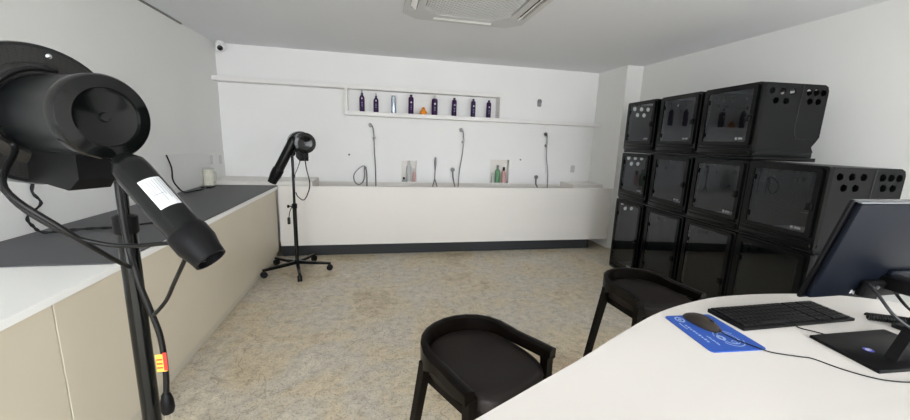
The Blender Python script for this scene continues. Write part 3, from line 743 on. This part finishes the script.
cw = [(1.028, .858, DZ+.010), (1.040, .815, DZ+.0055), (1.058, .775, DZ+.0055), (1.085, .742, DZ+.0025), (1.145, .712, DZ+.002), (1.172, .698, DZ+.002), (1.195, .650, DZ+.002), (1.225, .612, DZ+.002), (1.262, .588, DZ+.002), (1.33, .572, DZ+.002), (1.48, .560, DZ+.002)]
MB().sweep(spline([mi @ V(p) for p in cw], 6), .0018, 6).build('mouse_cable', 'cable', ms)

# keyboard
kb = thing('keyboard', 'black computer keyboard on the desk beside the blue pad', 'keyboard', (1.36, .926, DZ), math.radians(.5))
kw, kd = .234, .066
K = MB(); K.section(None, [[(x, -kd, .0), (x, -kd, .009), (x, kd, .013), (x, kd, .0)] for x in (-kw, kw)]); K.build('case', 'monbezel', kb, 0)
def keyz(y): return .009 + .004*(y+kd)/(2*kd)
rows = 6
nkey = 0
for r_ in range(rows):
    y1 = kd-.006 - r_*.0205; y0 = y1-.0172; x = -kw+.006
    n_main = 15
    spec_ = [1]*15 if r_ < 4 else ([1.35]+[1]*12+[1.65] if r_ == 4 else [1.2, 1.2, 1.2, 6.2, 1.2, 1.2, 1, 1, 1])
    tot = sum(spec_); unit = .300/tot
    segs = []
    for s_ in spec_: segs.append((x, x+s_*unit-.0022)); x += s_*unit
    x += .008
    for _ in range(3): segs.append((x, x+.0168)); x += .0190
    x += .008
    for _ in range(4): segs.append((x, x+.0168)); x += .0190
    for a_, b_ in segs:
        if b_ > kw-.004 or nkey >= 99: 
            if b_ > kw-.004: continue
        if nkey < 99:
            z = keyz((y0+y1)/2); MB().prism([(a_, y0), (b_, y0), (b_, y1), (a_, y1)], z, z+.006, bev=.0015).build('key', 'key', kb, 0)
        else:
            if nkey == 99: rest = MB()
            z = keyz((y0+y1)/2); rest.prism([(a_, y0), (b_, y0), (b_, y1), (a_, y1)], z, z+.006, bev=.0015)
        nkey += 1
if nkey > 99:
    ro_ = rest.build('keys', 'key', kb, 0); ro_['kind'] = 'stuff'
MB().sweep(spline([(-.02, -.060, .006), (-.03, -.08, .003), (.0, -.115, .0025), (.04, -.18, .0025)], 5), .0018, 6).build('keyboard_cable', 'cable', kb)

# monitor
mo = thing('computer_monitor', 'dark monitor seen from behind on the desk at the right', 'monitor', (1.43, .70, DZ))
mO = V((1.43, .70, DZ))
def lm(x, y, z): return V((x, y, z))-mO
BL = V((1.241, .806, 1.170)); hx = V((1, .0, 0)).normalized()
vz = V((0, -.075, .313)); vz = (vz - hx*vz.dot(hx)).normalized(); nn = hx.cross(vz).normalized()   # nn points to the viewer side
MM = Matrix.Translation(BL-mO) @ Matrix((hx, vz, nn)).transposed().to_4x4()
HM, WM = .318, .56
MB().box((0, 0, -.010), (WM, HM, .0), .003, mtx=MM).build('bezel', 'monbezel', mo, 30)
MB().box((.008, .010, .0005), (WM-.008, HM-.004, .018), .006, mtx=MM).build('back_shell', 'monitor', mo, 30)
MB().box((.004, HM-.003, -.008), (WM-.004, HM+.0015, .017), .001, mtx=MM).build('top_edge', 'montop', mo, 30)
MB().box((.012, .012, -.0125), (WM-.012, HM-.012, -.0105), mtx=MM).build('screen', 'lens', mo, 0)
MB().box((.17, .018, .018), (.45, .070, .040), .008, mtx=MM).build('port_block', 'monbezel', mo, 30)
MB().box(lm(1.485, .668, 1.205), lm(1.55, .775, 1.245), .006).build('neck', 'monbezel', mo, 30)
MB().box((.26, .070, .018), (.36, .10, .030), .004, mtx=MM).build('mount_plate', 'monitor', mo, 30)
for x in (.19, .21): MB().lathe([(.006, 0), (.006, .004), (0, .004)], 10, MM @ Matrix.Translation((x, .055, .040))).build('port', 'greysteel', mo)
lg = MB(); 
for a_, b_, c_, d_ in ((.112, .020, .118, .032), (.121, .020, .1245, .028), (.112+.016, .016, .1315, .028), (.1335, .021, .137, .028)): lg.box((a_+.045, b_, .018), (c_+.045, d_, .0192), mtx=MM)
lg.build('logo', 'plate', mo, 0)
# stand: flat foot and slab column
MB().prism([(1.300-1.43, .795-.70), (1.276-1.43, .617-.70), (1.585-1.43, .600-.70), (1.60-1.43, .79-.70)], .0, .009, bev=.002).build('foot', 'monbezel', mo, 30)
cs = []
for z, y, w in ((1.049, .655, .052), (1.10, .656, .047), (1.18, .660, .036), (1.25, .668, .034)):
    c = lm(1.432+(z-1.049)*.48, y, z); cs.append([c+V((-w, .013, 0)), c+V((w, .013, 0)), c+V((w, -.013, 0)), c+V((-w, -.013, 0))])
MB().section(None, cs).build('column', 'monbezel', mo, 30)
fc = lm(1.366, .715, 1.0495)
fc = V((1.378-1.43, .700-.70, .0092))
sk = MB().lathe([(0, 0), (.0125, 0), (.0125, .0006), (0, .0006)], 24, Matrix.Translation(fc)).build('sticker', 'blue', mo, 0)
q = MB(); q.sweep([fc+V((.008*math.cos(2*math.pi*k/20), .005*math.sin(2*math.pi*k/20), .0008)) for k in range(20)], .0008, 5, closed=True)
q.box(fc+V((-.004, -.001, .0006)), fc+V((.004, .001, .0010))); q.build('sticker_print', 'labelwhite', mo, 0)
MB().sweep(spline([lm(1.415, .755, 1.225), lm(1.395, .715, 1.205), lm(1.395, .675, 1.165), lm(1.44, .645, 1.13), lm(1.50, .63, 1.115), lm(1.58, .62, 1.11), lm(1.70, .64, 1.10)], 6), .0042, 8).build('video_cable', mat('grey_cable', (.02, .02, .022), .4), mo)
MB().sweep(spline([lm(1.50, .755, 1.225), lm(1.51, .735, 1.19), lm(1.55, .72, 1.15), lm(1.62, .71, 1.12), lm(1.70, .70, 1.10)], 6), .0042, 8).build('power_cable', 'cable', mo)

# coiled cord behind the monitor foot
hel = []
for k in range(260):
    f = k/259; a_ = f*2*math.pi*16; c = V((1.648+.11*f, .862-.055*f, DZ+.014)); u = V((.055, .11, 0)).normalized()
    hel.append(c + u*.010*math.cos(a_) + V((0, 0, .010*math.sin(a_))))
ccm = MB().sweep(hel, .0034, 6)
tag(ccm.build('telephone_cord', 'cable'), 'black coiled telephone cord lying on the desk behind the monitor foot', 'cord')
tag(MB().box((1.665, .775, DZ), (1.72, .81, DZ+.016), .005).build('cord_adapter', 'cable'), 'small black adapter beside the coiled cord on the desk', 'adapter')

# ------------------------------------------------------------------ light and camera
w = bpy.data.worlds.new('daylight'); S.world = w; w.use_nodes = True; nt = w.node_tree; nt.nodes.clear()
o = nt.nodes.new('ShaderNodeOutputWorld'); b = nt.nodes.new('ShaderNodeBackground')
tc = nt.nodes.new('ShaderNodeTexCoord'); sx = nt.nodes.new('ShaderNodeSeparateXYZ'); rp = nt.nodes.new('ShaderNodeValToRGB')
nt.links.new(tc.outputs['Generated'], sx.inputs[0]); nt.links.new(sx.outputs['Z'], rp.inputs['Fac'])
mp_ = nt.nodes.new('ShaderNodeMapRange'); mp_.inputs['From Min'].default_value = -1; nt.links.new(sx.outputs['Z'], mp_.inputs['Value']); nt.links.new(mp_.outputs[0], rp.inputs['Fac'])
e = rp.color_ramp.elements
e[0].position = .0; e[0].color = (.45, .46, .47, 1); e[1].position = .49; e[1].color = (.75, .765, .78, 1)
q = e.new(.53); q.color = (.93, .97, 1.0, 1); q = e.new(1.0); q.color = (.85, .93, 1.0, 1)
nt.links.new(rp.outputs['Color'], b.inputs['Color']); b.inputs['Strength'].default_value = 5.0
nt.links.new(b.outputs[0], o.inputs[0])

cam = bpy.data.cameras.new('camera'); co = bpy.data.objects.new('camera', cam); COL.objects.link(co)
F = 366.78; cam.sensor_fit = 'HORIZONTAL'; cam.sensor_width = 36; cam.lens = F/910*36; cam.clip_start = .02
yaw, pitch, roll = .20844, -.18793, .03573
fw = V((math.sin(yaw)*math.cos(pitch), math.cos(yaw)*math.cos(pitch), math.sin(pitch))); r = V((math.cos(yaw), -math.sin(yaw), 0)); u = r.cross(fw)
r2 = r*math.cos(roll) + u*math.sin(roll); u2 = -r*math.sin(roll) + u*math.cos(roll)
co.matrix_world = Matrix.Translation((0, 0, 1.6)) @ Matrix((r2, u2, -fw)).transposed().to_4x4()
S.camera = co
S.view_settings.view_transform = 'Standard'; S.view_settings.look = 'None'; S.view_settings.gamma = 1; S.view_settings.use_curve_mapping = False
S.view_settings.exposure = 1.03
S.cycles.max_bounces = 12; S.cycles.diffuse_bounces = 8; S.cycles.transparent_max_bounces = 16
